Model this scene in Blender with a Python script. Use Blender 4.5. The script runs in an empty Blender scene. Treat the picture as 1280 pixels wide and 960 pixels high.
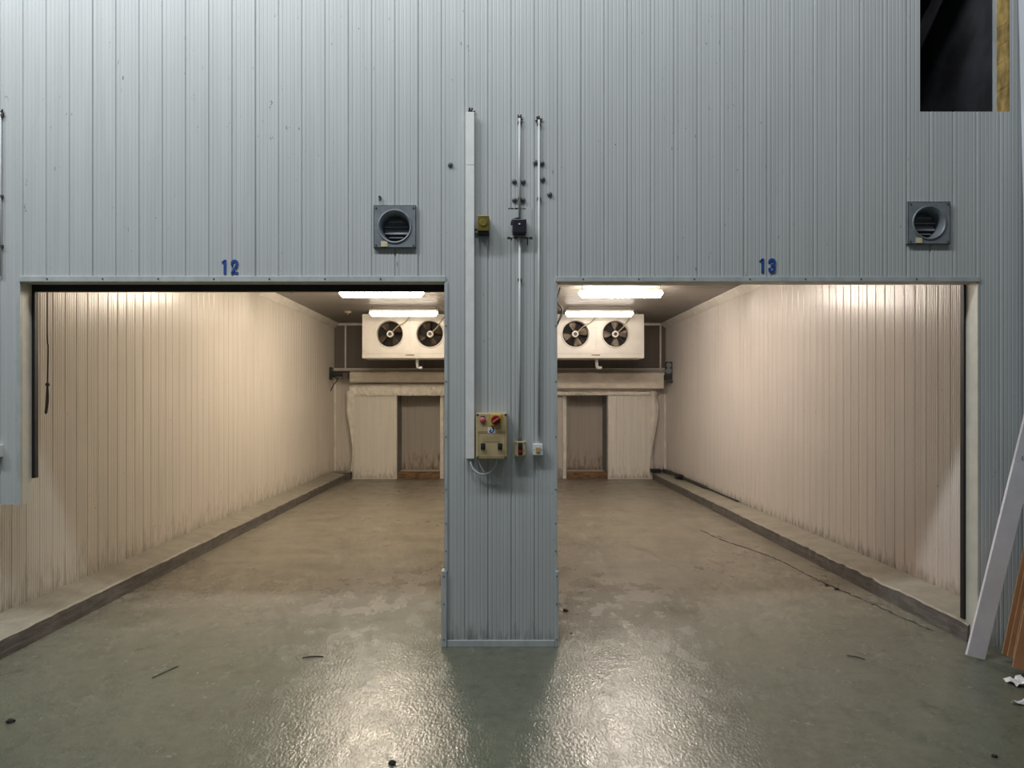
import bpy, bmesh, math, random
from mathutils import Vector, Matrix
random.seed(7)
scene = bpy.context.scene
C = scene.collection
PI = math.pi

# ------------------------------------------------------------------ camera
cam_d = bpy.data.cameras.new('camera')
cam_d.sensor_fit = 'HORIZONTAL'
cam_d.sensor_width = 36.0
cam_d.lens = 887.0 / 1280.0 * 36.0
cam_d.shift_x = 15.0 / 1280.0
cam_d.shift_y = 20.0 / 1280.0
cam_d.clip_start = 0.05
cam_d.clip_end = 100
cam = bpy.data.objects.new('camera', cam_d)
cam.location = (0, 0, 1.6)
cam.rotation_euler = (PI / 2, 0, 0)
C.objects.link(cam)
scene.camera = cam

# ------------------------------------------------------------------ world, hall lamps, exposure
w = bpy.data.worlds.new('hall_ambient')
scene.world = w
w.use_nodes = True
w.node_tree.nodes['Background'].inputs[0].default_value = (0.88, 0.95, 1.0, 1)
w.node_tree.nodes['Background'].inputs[1].default_value = 0.09

def area(name, loc, rot, sx, sy, power, col):
    l = bpy.data.lights.new(name, 'AREA')
    l.shape = 'RECTANGLE'
    l.size = sx
    l.size_y = sy
    l.energy = power
    l.color = col
    o = bpy.data.objects.new(name, l)
    o.location = loc
    o.rotation_euler = rot
    C.objects.link(o)
    return o

for lx, lp in ((-6.2, 180), (-3.4, 200), (-0.6, 122), (2.2, 48)):     # a row of hall lamps along the wall, those at right dimmer
    area('hall_lamp', (lx, 1.9, 7.3), (math.radians(58), 0, 0), 1.8, 0.5, lp, (0.96, 0.985, 1.0))

vs = scene.view_settings
vs.view_transform = 'Standard'
vs.look = 'None'
vs.gamma = 1.0
vs.use_curve_mapping = False
vs.exposure = 0.0

# lamp strength of the tubes in the two rooms
TUBE_12 = (132.0, (1.0, 0.85, 0.67))
TUBE_13 = (122.0, (1.0, 0.87, 0.745))

# ------------------------------------------------------------------ dimensions (metres; camera at origin, +Y into the rooms)
YF = 4.608           # front wall face
TW = 0.11            # wall thickness
PX = 192.5           # photograph pixels per metre on the front wall
def fx(p): return (p - 625.0) / PX
def fz(p): return 1.6 + (500.0 - p) / PX
BAY = 0.151
PAN = BAY * 7
SEAM = -0.530
HEAD = fz(352)       # 2.369
OL0, OL1 = fx(25), fx(556)
OR0, OR1 = fx(696), fx(1222)
XW = 3.38            # inner side walls
YB = 14.48           # back wall
ZC = 3.17            # room ceiling
WTOP = 5.3
NOTCH = 0.92

# ------------------------------------------------------------------ materials
def nt(name):
    m = bpy.data.materials.new(name)
    m.use_nodes = True
    t = m.node_tree
    return m, t, t.nodes['Principled BSDF']

def math_n(t, op, a, b=None, clamp=False):
    n = t.nodes.new('ShaderNodeMath')
    n.operation = op
    n.use_clamp = clamp
    for i, v in enumerate((a, b)):
        if v is None: continue
        if isinstance(v, (int, float)): n.inputs[i].default_value = v
        else: t.links.new(v, n.inputs[i])
    return n.outputs[0]

def noise(t, scale=(1, 1, 1), s=5.0, detail=4, rough=0.55, vec=None):
    if vec is None:
        vec = t.nodes.new('ShaderNodeNewGeometry').outputs['Position']
    mp = t.nodes.new('ShaderNodeMapping')
    mp.inputs['Scale'].default_value = scale
    t.links.new(vec, mp.inputs['Vector'])
    n = t.nodes.new('ShaderNodeTexNoise')
    n.inputs['Scale'].default_value = s
    n.inputs['Detail'].default_value = detail
    n.inputs['Roughness'].default_value = rough
    t.links.new(mp.outputs[0], n.inputs['Vector'])
    return n.outputs['Fac']

def ramp(t, fac, a, b, lo=0.0, hi=1.0):
    n = t.nodes.new('ShaderNodeMapRange')
    n.interpolation_type = 'SMOOTHSTEP'
    t.links.new(fac, n.inputs[0])
    n.inputs[1].default_value = a
    n.inputs[2].default_value = b
    n.inputs[3].default_value = lo
    n.inputs[4].default_value = hi
    return n.outputs[0]

def mix(t, fac, a, b):
    n = t.nodes.new('ShaderNodeMix')
    n.data_type = 'RGBA'
    if isinstance(fac, (int, float)): n.inputs[0].default_value = fac
    else: t.links.new(fac, n.inputs[0])
    for i, v in ((6, a), (7, b)):
        if isinstance(v, tuple): n.inputs[i].default_value = (*v, 1)
        else: t.links.new(v, n.inputs[i])
    return n.outputs[2]

def pos(t):
    s = t.nodes.new('ShaderNodeSeparateXYZ')
    t.links.new(t.nodes.new('ShaderNodeNewGeometry').outputs['Position'], s.inputs[0])
    return s.outputs

def bump(t, p, h, strength, dist=0.01):
    b = t.nodes.new('ShaderNodeBump')
    b.inputs['Strength'].default_value = strength
    b.inputs['Distance'].default_value = dist
    t.links.new(h, b.inputs['Height'])
    t.links.new(b.outputs[0], p.inputs['Normal'])

def plain(name, col, rough=0.5, metal=0.0, var=0.12, s=30.0, scale=(1, 1, 1), bmp=0.0):
    m, t, p = nt(name)
    n = noise(t, scale, s)
    c = mix(t, ramp(t, n, 0.3, 0.7), tuple(x * (1 - var) for x in col), tuple(min(1, x * (1 + var)) for x in col))
    t.links.new(c, p.inputs['Base Color'])
    p.inputs['Roughness'].default_value = rough
    p.inputs['Metallic'].default_value = metal
    if bmp: bump(t, p, n, bmp)
    return m

def paint_wall(name, col, dark, rough, grime=0.0, zlo=0.1, zhi=0.9, rust=0.0):
    m, t, p = nt(name)
    P = pos(t)
    streak = noise(t, (9, 9, 0.35), 2.2, 5, 0.6)
    blot = noise(t, (1, 1, 0.6), 1.3, 4, 0.6)
    c = mix(t, ramp(t, streak, 0.35, 0.75), col, tuple(x * 0.90 for x in col))
    c = mix(t, ramp(t, blot, 0.4, 0.75, 0, 0.5), c, tuple(x * 0.88 for x in col))
    speck = noise(t, (1, 1, 0.45), 34.0, 3, 0.75)
    where = noise(t, (1.6, 1.6, 0.8), 2.0, 2, 0.5)
    f = math_n(t, 'MULTIPLY', ramp(t, speck, 0.665, 0.73), ramp(t, where, 0.5, 0.62, 0, 0.8))
    c = mix(t, f, c, dark)
    if grime > 0:
        low = ramp(t, P[2], zlo, zhi, 1.0, 0.0)
        g = noise(t, (6, 6, 1.2), 3.0, 6, 0.7)
        a = math_n(t, 'ADD', math_n(t, 'MULTIPLY', low, 0.36), g)
        c = mix(t, ramp(t, a, 0.72, 1.02, 0, grime), c, dark)
        low2 = ramp(t, P[2], zlo + 0.02, zlo + 0.12, 1.0, 0.0)
        g2 = noise(t, (22, 22, 2.5), 3.0, 5, 0.7)
        c = mix(t, math_n(t, 'MULTIPLY', low2, ramp(t, g2, 0.4, 0.62, 0, grime)), c, dark)
    if rust > 0:
        low3 = ramp(t, P[2], 0.1, 1.0, 1.0, 0.0)
        near = ramp(t, P[1], 5.0, 6.6, 1.0, 0.0)
        r = noise(t, (1, 1, 0.8), 2.0, 3, 0.5)
        f = math_n(t, 'MULTIPLY', math_n(t, 'MULTIPLY', low3, near), ramp(t, r, 0.3, 0.7, 0.2, rust))
        c = mix(t, f, c, (0.42, 0.19, 0.09))
    t.links.new(c, p.inputs['Base Color'])
    p.inputs['Roughness'].default_value = rough
    bump(t, p, noise(t, (1, 1, 0.15), 9.0, 3, 0.5), 0.10, 0.02)
    return m

M = {}
M['front'] = paint_wall('grey_painted_panel', (0.50, 0.533, 0.538), (0.10, 0.09, 0.08), 0.42, grime=0.5, zlo=0.0, zhi=0.35)
M['inner12'] = paint_wall('cream_panel', (0.74, 0.69, 0.62), (0.13, 0.11, 0.08), 0.26, grime=0.42, zlo=0.13, zhi=0.8)
M['inner13'] = paint_wall('cream_panel_pinkish', (0.70, 0.655, 0.61), (0.12, 0.10, 0.08), 0.27, grime=0.55, zlo=0.13, zhi=0.5, rust=0.4)
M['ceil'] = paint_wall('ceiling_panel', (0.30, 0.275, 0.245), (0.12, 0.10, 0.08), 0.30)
M['upper_back'] = paint_wall('darker_upper_panel', (0.17, 0.145, 0.125), (0.05, 0.04, 0.03), 0.4)  # upper panels coloured darker than the wall panels below
M['backdoor'] = paint_wall('back_door_panel', (0.90, 0.865, 0.79), (0.14, 0.11, 0.08), 0.45, grime=0.5, zlo=0.0, zhi=0.6)
M['recess'] = paint_wall('stained_panel', (0.58, 0.53, 0.47), (0.20, 0.12, 0.06), 0.5, grime=0.9, zlo=0.1, zhi=1.1)
M['trim'] = plain('grey_flashing', (0.45, 0.485, 0.49), 0.4, 0, 0.10, 14, (1, 1, 0.4))
M['jamb'] = plain('pale_jamb_lining', (0.62, 0.62, 0.56), 0.45, 0, 0.06, 8)
M['cove'] = plain('cream_cove', (0.84, 0.81, 0.75), 0.4, 0, 0.08, 6)
M['core'] = plain('wall_core', (0.30, 0.31, 0.31), 0.8)
M['foam'] = plain('yellow_foam', (0.42, 0.29, 0.10), 0.9, 0, 0.4, 16, (1, 1, 0.6), 0.8)
M['void'] = plain('dark_loft_sheet', (0.10, 0.10, 0.115), 0.6, 0, 0.4, 3)
M['black'] = plain('black_rubber', (0.008, 0.008, 0.010), 0.55)
M['plastic_white'] = plain('white_plastic', (0.78, 0.80, 0.80), 0.35, 0, 0.04, 12)
M['conduit'] = plain('grey_conduit', (0.60, 0.63, 0.63), 0.4, 0, 0.06, 12)
M['beige'] = plain('beige_enclosure', (0.50, 0.40, 0.22), 0.4, 0, 0.06, 20)
M['beige_d'] = plain('beige_recess', (0.42, 0.33, 0.18), 0.45, 0, 0.06, 20)
M['olive'] = plain('olive_plastic', (0.15, 0.12, 0.02), 0.35, 0, 0.15, 20)
M['olive_l'] = plain('olive_lens', (0.22, 0.18, 0.04), 0.2, 0, 0.15, 20)
M['navyblack'] = plain('blue_black_plastic', (0.012, 0.014, 0.024), 0.4)
M['red'] = plain('red_plastic', (0.22, 0.012, 0.014), 0.35)
M['redlamp'] = plain('pale_red_lens', (0.52, 0.13, 0.13), 0.3)
M['yellow'] = plain('yellow_plate', (0.62, 0.42, 0.02), 0.4)
M['blue'] = plain('blue_paint', (0.018, 0.068, 0.30), 0.5, 0, 0.15, 40)
M['galv'] = plain('galvanised_steel', (0.22, 0.25, 0.275), 0.42, 0.25, 0.12, 18)
M['slat'] = plain('grey_slat', (0.30, 0.31, 0.34), 0.4, 0.1, 0.1, 18)
M['dark'] = plain('dark_metal', (0.03, 0.03, 0.032), 0.5)
M['sticker'] = plain('yellowed_sticker', (0.62, 0.56, 0.36), 0.6)
M['rocker'] = plain('amber_rocker', (0.60, 0.38, 0.14), 0.4)
M['evap'] = plain('white_enamel', (0.66, 0.635, 0.585), 0.35, 0, 0.05, 5, (1, 1, 1))
M['coil'] = plain('dark_coil', (0.015, 0.012, 0.010), 0.8)
M['blade12'] = plain('brown_fan_blade', (0.06, 0.042, 0.03), 0.5, 0.2, 0.3, 12)
M['blade13'] = plain('dusty_fan_blade', (0.20, 0.16, 0.13), 0.5, 0.2, 0.5, 14)
M['hub'] = plain('pale_hub', (0.75, 0.72, 0.66), 0.4)
M['cable'] = plain('beige_cable', (0.38, 0.32, 0.22), 0.6)
M['screw'] = plain('dull_screw', (0.12, 0.11, 0.10), 0.5, 0.5)
M['bolt'] = plain('grey_bolt_cap', (0.16, 0.18, 0.19), 0.45, 0.2)
M['canvas'] = plain('dirty_canvas', (0.82, 0.76, 0.66), 0.55, 0, 0.10, 4, (1, 1, 2), 0.08)
M['film'] = plain('crumpled_plastic_film', (0.92, 0.88, 0.80), 0.25, 0, 0.08, 9, (1, 1, 1), 0.2)
M['wood_rot'] = plain('rotten_timber', (0.22, 0.13, 0.07), 0.85, 0, 0.45, 9, (1, 4, 4), 0.3)
M['board'] = plain('brown_hardboard', (0.36, 0.17, 0.075), 0.5, 0, 0.12, 5, (3, 3, 0.5))
M['board_edge'] = plain('raw_board_edge', (0.42, 0.30, 0.18), 0.7, 0, 0.15, 40)
M['plank'] = plain('lilac_white_board', (0.80, 0.78, 0.83), 0.5, 0, 0.06, 6)
M['gloss_white'] = plain('glossy_white_panel', (0.80, 0.85, 0.92), 0.18, 0, 0.03, 3)
M['scrap'] = plain('white_plastic_scrap', (0.80, 0.80, 0.80), 0.3, 0, 0.12, 30, (1, 1, 1), 0.4)
M['rope'] = plain('dark_rope', (0.045, 0.035, 0.03), 0.8)
M['debris'] = plain('dark_debris', (0.02, 0.018, 0.015), 0.8, 0, 0.3, 60)

def curb_mat(name, top, face, wear):
    m, t, p = nt(name)
    P = pos(t)
    n = noise(t, (1, 1, 1), 5.0, 6, 0.65)
    n2 = noise(t, (8, 1.2, 8), 3.0, 5, 0.7)
    c = mix(t, ramp(t, n, 0.3, 0.75), top, tuple(x * 0.72 for x in top))
    g = t.nodes.new('ShaderNodeNewGeometry')
    s = t.nodes.new('ShaderNodeSeparateXYZ')
    t.links.new(g.outputs['True Normal'], s.inputs[0])
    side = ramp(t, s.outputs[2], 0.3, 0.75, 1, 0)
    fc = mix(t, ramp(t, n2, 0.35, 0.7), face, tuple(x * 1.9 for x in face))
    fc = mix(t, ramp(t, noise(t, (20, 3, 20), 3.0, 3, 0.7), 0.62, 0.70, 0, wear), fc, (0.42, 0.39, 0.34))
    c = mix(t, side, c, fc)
    t.links.new(c, p.inputs['Base Color'])
    p.inputs['Roughness'].default_value = 0.55
    bump(t, p, n2, 0.5, 0.02)
    return m
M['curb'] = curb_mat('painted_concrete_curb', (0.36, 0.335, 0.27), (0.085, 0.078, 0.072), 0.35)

def floor_mat():
    m, t, p = nt('green_painted_concrete')
    P = pos(t)
    big = noise(t, (0.7, 0.35, 1), 1.4, 5, 0.62)
    drag = noise(t, (0.8, 1.2, 1), 2.6, 7, 0.68)
    fine = noise(t, (1, 1, 1), 14.0, 4, 0.7)
    green = mix(t, ramp(t, fine, 0.3, 0.7), (0.120, 0.130, 0.093), (0.148, 0.160, 0.117))
    tan = mix(t, ramp(t, drag, 0.35, 0.7), (0.215, 0.195, 0.152), (0.30, 0.272, 0.212))
    inside = ramp(t, P[1], 2.8, 7.4)
    a = math_n(t, 'ADD', math_n(t, 'MULTIPLY', inside, 0.75), math_n(t, 'MULTIPLY', big, 0.55))
    c = mix(t, ramp(t, a, 0.36, 0.95), green, tan)
    # worn pale scuffs and dark dirt
    sc = noise(t, (2.2, 0.9, 1), 3.0, 7, 0.75)
    c = mix(t, ramp(t, sc, 0.60, 0.72, 0, 0.42), c, (0.46, 0.43, 0.36))
    dk = noise(t, (1.0, 0.8, 1), 4.3, 6, 0.7)
    c = mix(t, ramp(t, dk, 0.50, 0.74, 0, 0.55), c, (0.07, 0.065, 0.05))
    t.links.new(c, p.inputs['Base Color'])
    r = math_n(t, 'ADD', ramp(t, big, 0.3, 0.75, 0.10, 0.20), ramp(t, sc, 0.5, 0.7, 0.0, 0.12))
    r = math_n(t, 'ADD', r, ramp(t, noise(t, (1.2, 0.8, 1), 4.0, 5, 0.65), 0.42, 0.66, 0.0, 0.16))
    rin = math_n(t, 'ADD', r, ramp(t, P[1], 4.5, 7.5, 0.0, 0.16))
    t.links.new(rin, p.inputs['Roughness'])
    h = math_n(t, 'ADD', math_n(t, 'MULTIPLY', noise(t, (1, 0.55, 1), 70.0, 2, 0.6), 0.8), math_n(t, 'MULTIPLY', noise(t, (1, 0.6, 1), 9.0, 3, 0.5), 0.9))
    bump(t, p, h, 0.50, 0.008)
    return m
M['floor'] = floor_mat()

def emit(name, col, strength):
    m, t, p = nt(name)
    p.inputs['Base Color'].default_value = (0.9, 0.9, 0.88, 1)
    p.inputs['Emission Color'].default_value = (*col, 1)
    p.inputs['Emission Strength'].default_value = strength
    return m
M['tube12_far'] = emit('lit_diffuser_old_warm', TUBE_12[1], 9.0)
M['tube12_door'] = emit('lit_diffuser_door_warm', TUBE_12[1], 62.0)
M['tube13_door'] = emit('lit_diffuser_door_neutral', TUBE_13[1], 58.0)
M['tube13_far'] = emit('lit_diffuser_old_neutral', TUBE_13[1], 10.0)
M['tube12'] = emit('lit_diffuser_warm', TUBE_12[1], TUBE_12[0])
M['tube13'] = emit('lit_diffuser_neutral', TUBE_13[1], TUBE_13[0])

# ------------------------------------------------------------------ mesh helpers
def tag(o, label=None, cat=None, group=None, kind=None):
    if label: o['label'] = label
    if cat: o['category'] = cat
    if group: o['group'] = group
    if kind: o['kind'] = kind
    return o

def obj(name, bm, mat, parent=None, smooth=False, loc=None, recalc=True):
    if recalc: bmesh.ops.recalc_face_normals(bm, faces=bm.faces)
    me = bpy.data.meshes.new(name)
    bm.to_mesh(me)
    bm.free()
    for mt in (mat if isinstance(mat, (list, tuple)) else [mat]):
        me.materials.append(mt)
    if smooth:
        for p in me.polygons: p.use_smooth = True
    o = bpy.data.objects.new(name, me)
    C.objects.link(o)
    if parent is not None: o.parent = parent
    if loc is not None: o.location = loc
    return o

def empty(name, loc=(0, 0, 0)):
    o = bpy.data.objects.new(name, None)
    o.location = loc
    o.empty_display_size = 0.1
    C.objects.link(o)
    return o

def inst(src, parent, loc, name=None):
    c = src.copy()
    if name: c.name = name
    C.objects.link(c)
    c.parent = parent
    c.location = loc
    return c

def B(): return bmesh.new()

def box(bm, x0, x1, y0, y1, z0, z1, bev=0.0, mi=0):
    r = bmesh.ops.create_cube(bm, size=1.0)
    vs_ = r['verts']
    for v in vs_:
        v.co.x = x0 + (v.co.x + 0.5) * (x1 - x0)
        v.co.y = y0 + (v.co.y + 0.5) * (y1 - y0)
        v.co.z = z0 + (v.co.z + 0.5) * (z1 - z0)
    fs = set(f for v in vs_ for f in v.link_faces)
    for f in fs: f.material_index = mi
    if bev > 0:
        es = list(set(e for v in vs_ for e in v.link_edges))
        bmesh.ops.bevel(bm, geom=es, offset=bev, segments=2, affect='EDGES', profile=0.5)
    return bm

def cyl(bm, p0, p1, r0, r1=None, n=16, caps=True):
    p0, p1 = Vector(p0), Vector(p1)
    r1 = r0 if r1 is None else r1
    d = p1 - p0
    res = bmesh.ops.create_cone(bm, cap_ends=caps, segments=n, radius1=r0, radius2=r1, depth=d.length)
    q = d.to_track_quat('Z', 'Y').to_matrix().to_4x4()
    bmesh.ops.transform(bm, matrix=Matrix.Translation((p0 + p1) / 2) @ q, verts=res['verts'])
    return bm

def tube(bm, pts, r, n=8, closed_ends=True):
    pts = [Vector(p) for p in pts]
    rings = []
    up = None
    for i, p in enumerate(pts):
        a = pts[max(i - 1, 0)]
        b = pts[min(i + 1, len(pts) - 1)]
        t = (b - a).normalized()
        if up is None:
            up = Vector((0, 0, 1)) if abs(t.z) < 0.9 else Vector((1, 0, 0))
        s = t.cross(up).normalized()
        up = s.cross(t).normalized()
        rr = r[i] if isinstance(r, (list, tuple)) else r
        rings.append([bm.verts.new(p + (s * math.cos(k * 2 * PI / n) + up * math.sin(k * 2 * PI / n)) * rr) for k in range(n)])
    for a, b in zip(rings[:-1], rings[1:]):
        for k in range(n):
            bm.faces.new((a[k], a[(k + 1) % n], b[(k + 1) % n], b[k]))
    if closed_ends:
        bm.faces.new(rings[0][::-1])
        bm.faces.new(rings[-1])
    return bm

def smooth_path(pts, n=8):
    pts = [Vector(p) for p in pts]
    out = []
    P = [pts[0]] + pts + [pts[-1]]
    for i in range(1, len(P) - 2):
        for k in range(n):
            t = k / n
            a, b, c, d = P[i - 1], P[i], P[i + 1], P[i + 2]
            out.append(0.5 * ((2 * b) + (-a + c) * t + (2 * a - 5 * b + 4 * c - d) * t * t + (-a + 3 * b - 3 * c + d) * t ** 3))
    out.append(pts[-1])
    return out

def lathe(bm, prof, cx, cy, cz, n=32):
    """prof: (radius, y) pairs spun about an axis along Y through (cx, *, cz)"""
    rings = []
    for r, y in prof:
        rings.append([bm.verts.new((cx + r * math.cos(2 * PI * k / n), cy + y, cz + r * math.sin(2 * PI * k / n))) for k in range(n)])
    for a, b in zip(rings[:-1], rings[1:]):
        for k in range(n):
            bm.faces.new((a[k], a[(k + 1) % n], b[(k + 1) % n], b[k]))
    return bm

def plate_hole(bm, x0, x1, z0, z1, y, cx, cz, r, n=48):
    """flat plate in a plane y=const with a round hole"""
    inn, out = [], []
    angs = sorted(set([2 * PI * k / n for k in range(n)] + [math.atan2(z - cz, x - cx) % (2 * PI) for x in (x0, x1) for z in (z0, z1)]))
    for a in angs:
        c, s = math.cos(a), math.sin(a)
        tx = ((x1 - cx) / c if c > 1e-9 else (x0 - cx) / c if c < -1e-9 else 1e9)
        tz = ((z1 - cz) / s if s > 1e-9 else (z0 - cz) / s if s < -1e-9 else 1e9)
        t = min(tx, tz)
        inn.append(bm.verts.new((cx + r * c, y, cz + r * s)))
        out.append(bm.verts.new((cx + t * c, y, cz + t * s)))
    k = len(angs)
    for i in range(k):
        j = (i + 1) % k
        bm.faces.new((inn[i], inn[j], out[j], out[i]))
    return bm

# ribbed sheet profile ------------------------------------------------------
MICRO = (0.030, 0.056, 0.080, 0.104, 0.128)
def profile(u0, u1, phase, micro=True, md=0.0026, g=1.0):
    pts = []
    k0 = int(math.floor((u0 - phase) / BAY)) - 1
    k1 = int(math.ceil((u1 - phase) / BAY)) + 1
    for k in range(k0, k1 + 1):
        b = phase + k * BAY
        if k % 7 == 0: pts += [(b - 0.0065 * g, 0), (b - 0.0035 * g, -0.010), (b + 0.0035 * g, -0.010), (b + 0.0065 * g, 0)]
        else: pts += [(b - 0.006 * g, 0), (b - 0.0025 * g, -0.0065), (b + 0.0025 * g, -0.0065), (b + 0.006 * g, 0)]
        pts += [(b + 0.012, 0.0012), (b + 0.022, 0.0012)]
        if micro:
            for m_ in MICRO:
                pts += [(b + m_ - 0.0042, 0), (b + m_, -md), (b + m_ + 0.0042, 0)]
    out = []
    for (a, ha), (c, hc) in zip(pts[:-1], pts[1:]):
        if c <= u0 or a >= u1: continue
        if a < u0:
            ha = ha + (hc - ha) * (u0 - a) / (c - a); a = u0
        if not out: out.append((a, ha))
        if c > u1:
            hc = ha + (hc - ha) * (u1 - a) / (c - a); c = u1
        out.append((c, hc))
    return out

def sheet(bm, u0, u1, v0, v1, phase, fn, micro=True, mi=0, md=0.0026, g=1.0):
    pr = profile(u0, u1, phase, micro, md, g)
    lo = [bm.verts.new(fn(u, v0, h)) for u, h in pr]
    hi = [bm.verts.new(fn(u, v1, h)) for u, h in pr]
    for i in range(len(pr) - 1):
        f = bm.faces.new((lo[i], lo[i + 1], hi[i + 1], hi[i]))
        f.material_index = mi

# ================================================================== STRUCTURE
# ---- floor
bm = B()
box(bm, -7, 7, -5, 16.2, -0.2, 0.0)
floor = tag(obj('floor', bm, M['floor']), 'glossy worn green and tan painted concrete floor', 'floor', kind='structure')

# ---- front wall with its openings
XL, XR = -5.3, 5.9
vent_c = [(fx(494), fz(284)), (fx(1159), fz(279.5))]
HH = 0.105
hole = (fx(1150), fx(1262), fz(139.5), 5.0)
blocks = [  # x0,x1,z0,z1 empty
    (OL0, OL1, -1, HEAD), (OR0, OR1, -1, HEAD), hole,
    (-XW, OL0, -1, NOTCH),
] + [(c[0] - HH, c[0] + HH, c[1] - HH, c[1] + HH) for c in vent_c]

def solid_ranges(xa, xb):
    xm = (xa + xb) / 2
    cuts = sorted([(b[2], b[3]) for b in blocks if b[0] < xm < b[1]])
    z = 0.0
    res = []
    for a, b in cuts:
        if a > z + 1e-4: res.append((z, a))
        z = max(z, b)
    if z < WTOP - 1e-4: res.append((z, WTOP))
    return res

xs_cut = sorted(set([XL, XR] + [v for b in blocks for v in (b[0], b[1])]))
bm = B()
for a, b in zip(xs_cut[:-1], xs_cut[1:]):
    for z0, z1 in solid_ranges(a, b):
        box(bm, a, b, YF + 0.013, YF + TW, z0, z1)
wall_front = tag(obj('wall_front', bm, M['core']), 'tall grey ribbed metal panel wall with two open doorways', 'wall', kind='structure')
k = int(math.floor((XL - SEAM) / PAN)) + 1
edges = [XL] + [SEAM + PAN * i for i in range(k, 12) if SEAM + PAN * i < XR - 0.05] + [XR]
for a, b in zip(edges[:-1], edges[1:]):
    bm = B()
    cc = sorted(set([a, b] + [x for x in xs_cut if a < x < b]))
    for xa, xb in zip(cc[:-1], cc[1:]):
        for z0, z1 in solid_ranges(xa, xb):
            sheet(bm, xa, xb, z0, z1, SEAM, lambda u, v, h: (u, YF - h, v), md=0.0015)
    obj('panel', bm, M['front'], wall_front)

# linings of the two doorways (jamb reveals), as parts of the wall
def part_box(name, parent, mat, *d, bev=0.0):
    bm = B()
    box(bm, *d, bev=bev)
    return obj(name, bm, mat, parent)
part_box('jamb_lining', wall_front, M['jamb'], OL0 - 0.004, OL0 + 0.002, YF + 0.004, YF + TW + 0.002, NOTCH, HEAD)
part_box('jamb_lining', wall_front, M['jamb'], OR1 - 0.002, OR1 + 0.004, YF + 0.004, YF + TW + 0.002, 0, HEAD)
part_box('jamb_lining', wall_front, M['jamb'], OL1 - 0.002, OL1 + 0.004, YF + 0.004, YF + TW + 0.002, 0, HEAD)
part_box('jamb_lining', wall_front, M['jamb'], OR0 - 0.004, OR0 + 0.002, YF + 0.004, YF + TW + 0.002, 0, HEAD)
for a, b in ((OL0, OL1), (OR0, OR1)):
    part_box('head_lining', wall_front, M['jamb'], a, b, YF + 0.004, YF + TW + 0.002, HEAD - 0.002, HEAD + 0.004)
part_box('edge_flashing', wall_front, M['trim'], OL0 - 0.020, OL0 + 0.003, YF - 0.004, YF + 0.02, NOTCH, HEAD)
part_box('edge_flashing', wall_front, M['jamb'], OR1 - 0.003, OR1 + 0.006, YF - 0.004, YF + 0.02, 0, HEAD)

# flashings over the doorways and round the pillar
def flashing(n, x0, x1, z0, z1, label, y0=YF - 0.012, th=0.012):
    bm = B()
    box(bm, x0, x1, y0, y0 + th + 0.008, z0, z1, bev=0.002)
    o = tag(obj('trim_%d' % n, bm, M['trim']), label, 'trim', kind='structure')
    for i in range(int((x1 - x0) / 0.36)):
        bm = B()
        x = x0 + 0.18 + i * 0.36
        cyl(bm, (x, y0 + 0.001, (z0 + z1) / 2), (x, y0 - 0.003, (z0 + z1) / 2), 0.006, 0.005, 8)
        obj('screw', bm, M['screw'], o)
    return o
flashing(1, OL0 + 0.003, OL1 + 0.005, HEAD - 0.002, HEAD + 0.034, 'grey metal flashing strip over the doorway numbered 12')
flashing(2, OR0 - 0.01, OR1 + 0.008, HEAD - 0.002, HEAD + 0.030, 'grey metal flashing strip over the doorway numbered 13')
ZG = fz(714)
for n, (x0, x1, lab) in enumerate(((OL1 - 0.002, OL1 + 0.020, 'left'), (OR0 - 0.018, OR0 + 0.003, 'right'))):
    bm = B()
    box(bm, x0, x1, YF - 0.008, YF + 0.02, ZG, HEAD - 0.004, bev=0.002)
    o = tag(obj('trim_%d' % (3 + n), bm, M['trim']), 'narrow upper corner flashing on the %s edge of the central pillar' % lab, 'trim', kind='structure')
    for z in (0.62, 0.80, 1.02, 1.36, 1.72, 2.08):
        bm = B()
        xm = (x0 + x1) / 2
        cyl(bm, (xm, YF - 0.007, z), (xm, YF - 0.011, z), 0.005, 0.004, 8)
        obj('screw', bm, M['screw'], o)
for n, (x0, x1, lab) in enumerate(((OL1 - 0.022, OL1 + 0.014, 'left'), (OR0 - 0.014, OR0 + 0.010, 'right'))):
    bm = B()
    box(bm, x0, x1, YF - 0.018, YF + 0.05, 0.0, ZG + 0.004, bev=0.003)
    o = tag(obj('trim_%d' % (5 + n), bm, M['trim']), 'scuffed thick corner guard low on the %s edge of the central pillar' % lab, 'trim', kind='structure')
    for z in (0.05, 0.28, 0.46):
        bm = B()
        xm = (x0 + x1) / 2
        cyl(bm, (xm, YF - 0.017, z), (xm, YF - 0.021, z), 0.005, 0.004, 8)
        obj('screw', bm, M['screw'], o)
bm = B()
box(bm, OL1 + 0.016, OR0 - 0.016, YF - 0.012, YF + 0.02, 0, 0.042, bev=0.002)
tag(obj('baseboard_pillar', bm, M['trim']), 'low dented metal base strip along the foot of the central pillar', 'baseboard', kind='structure')

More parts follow.
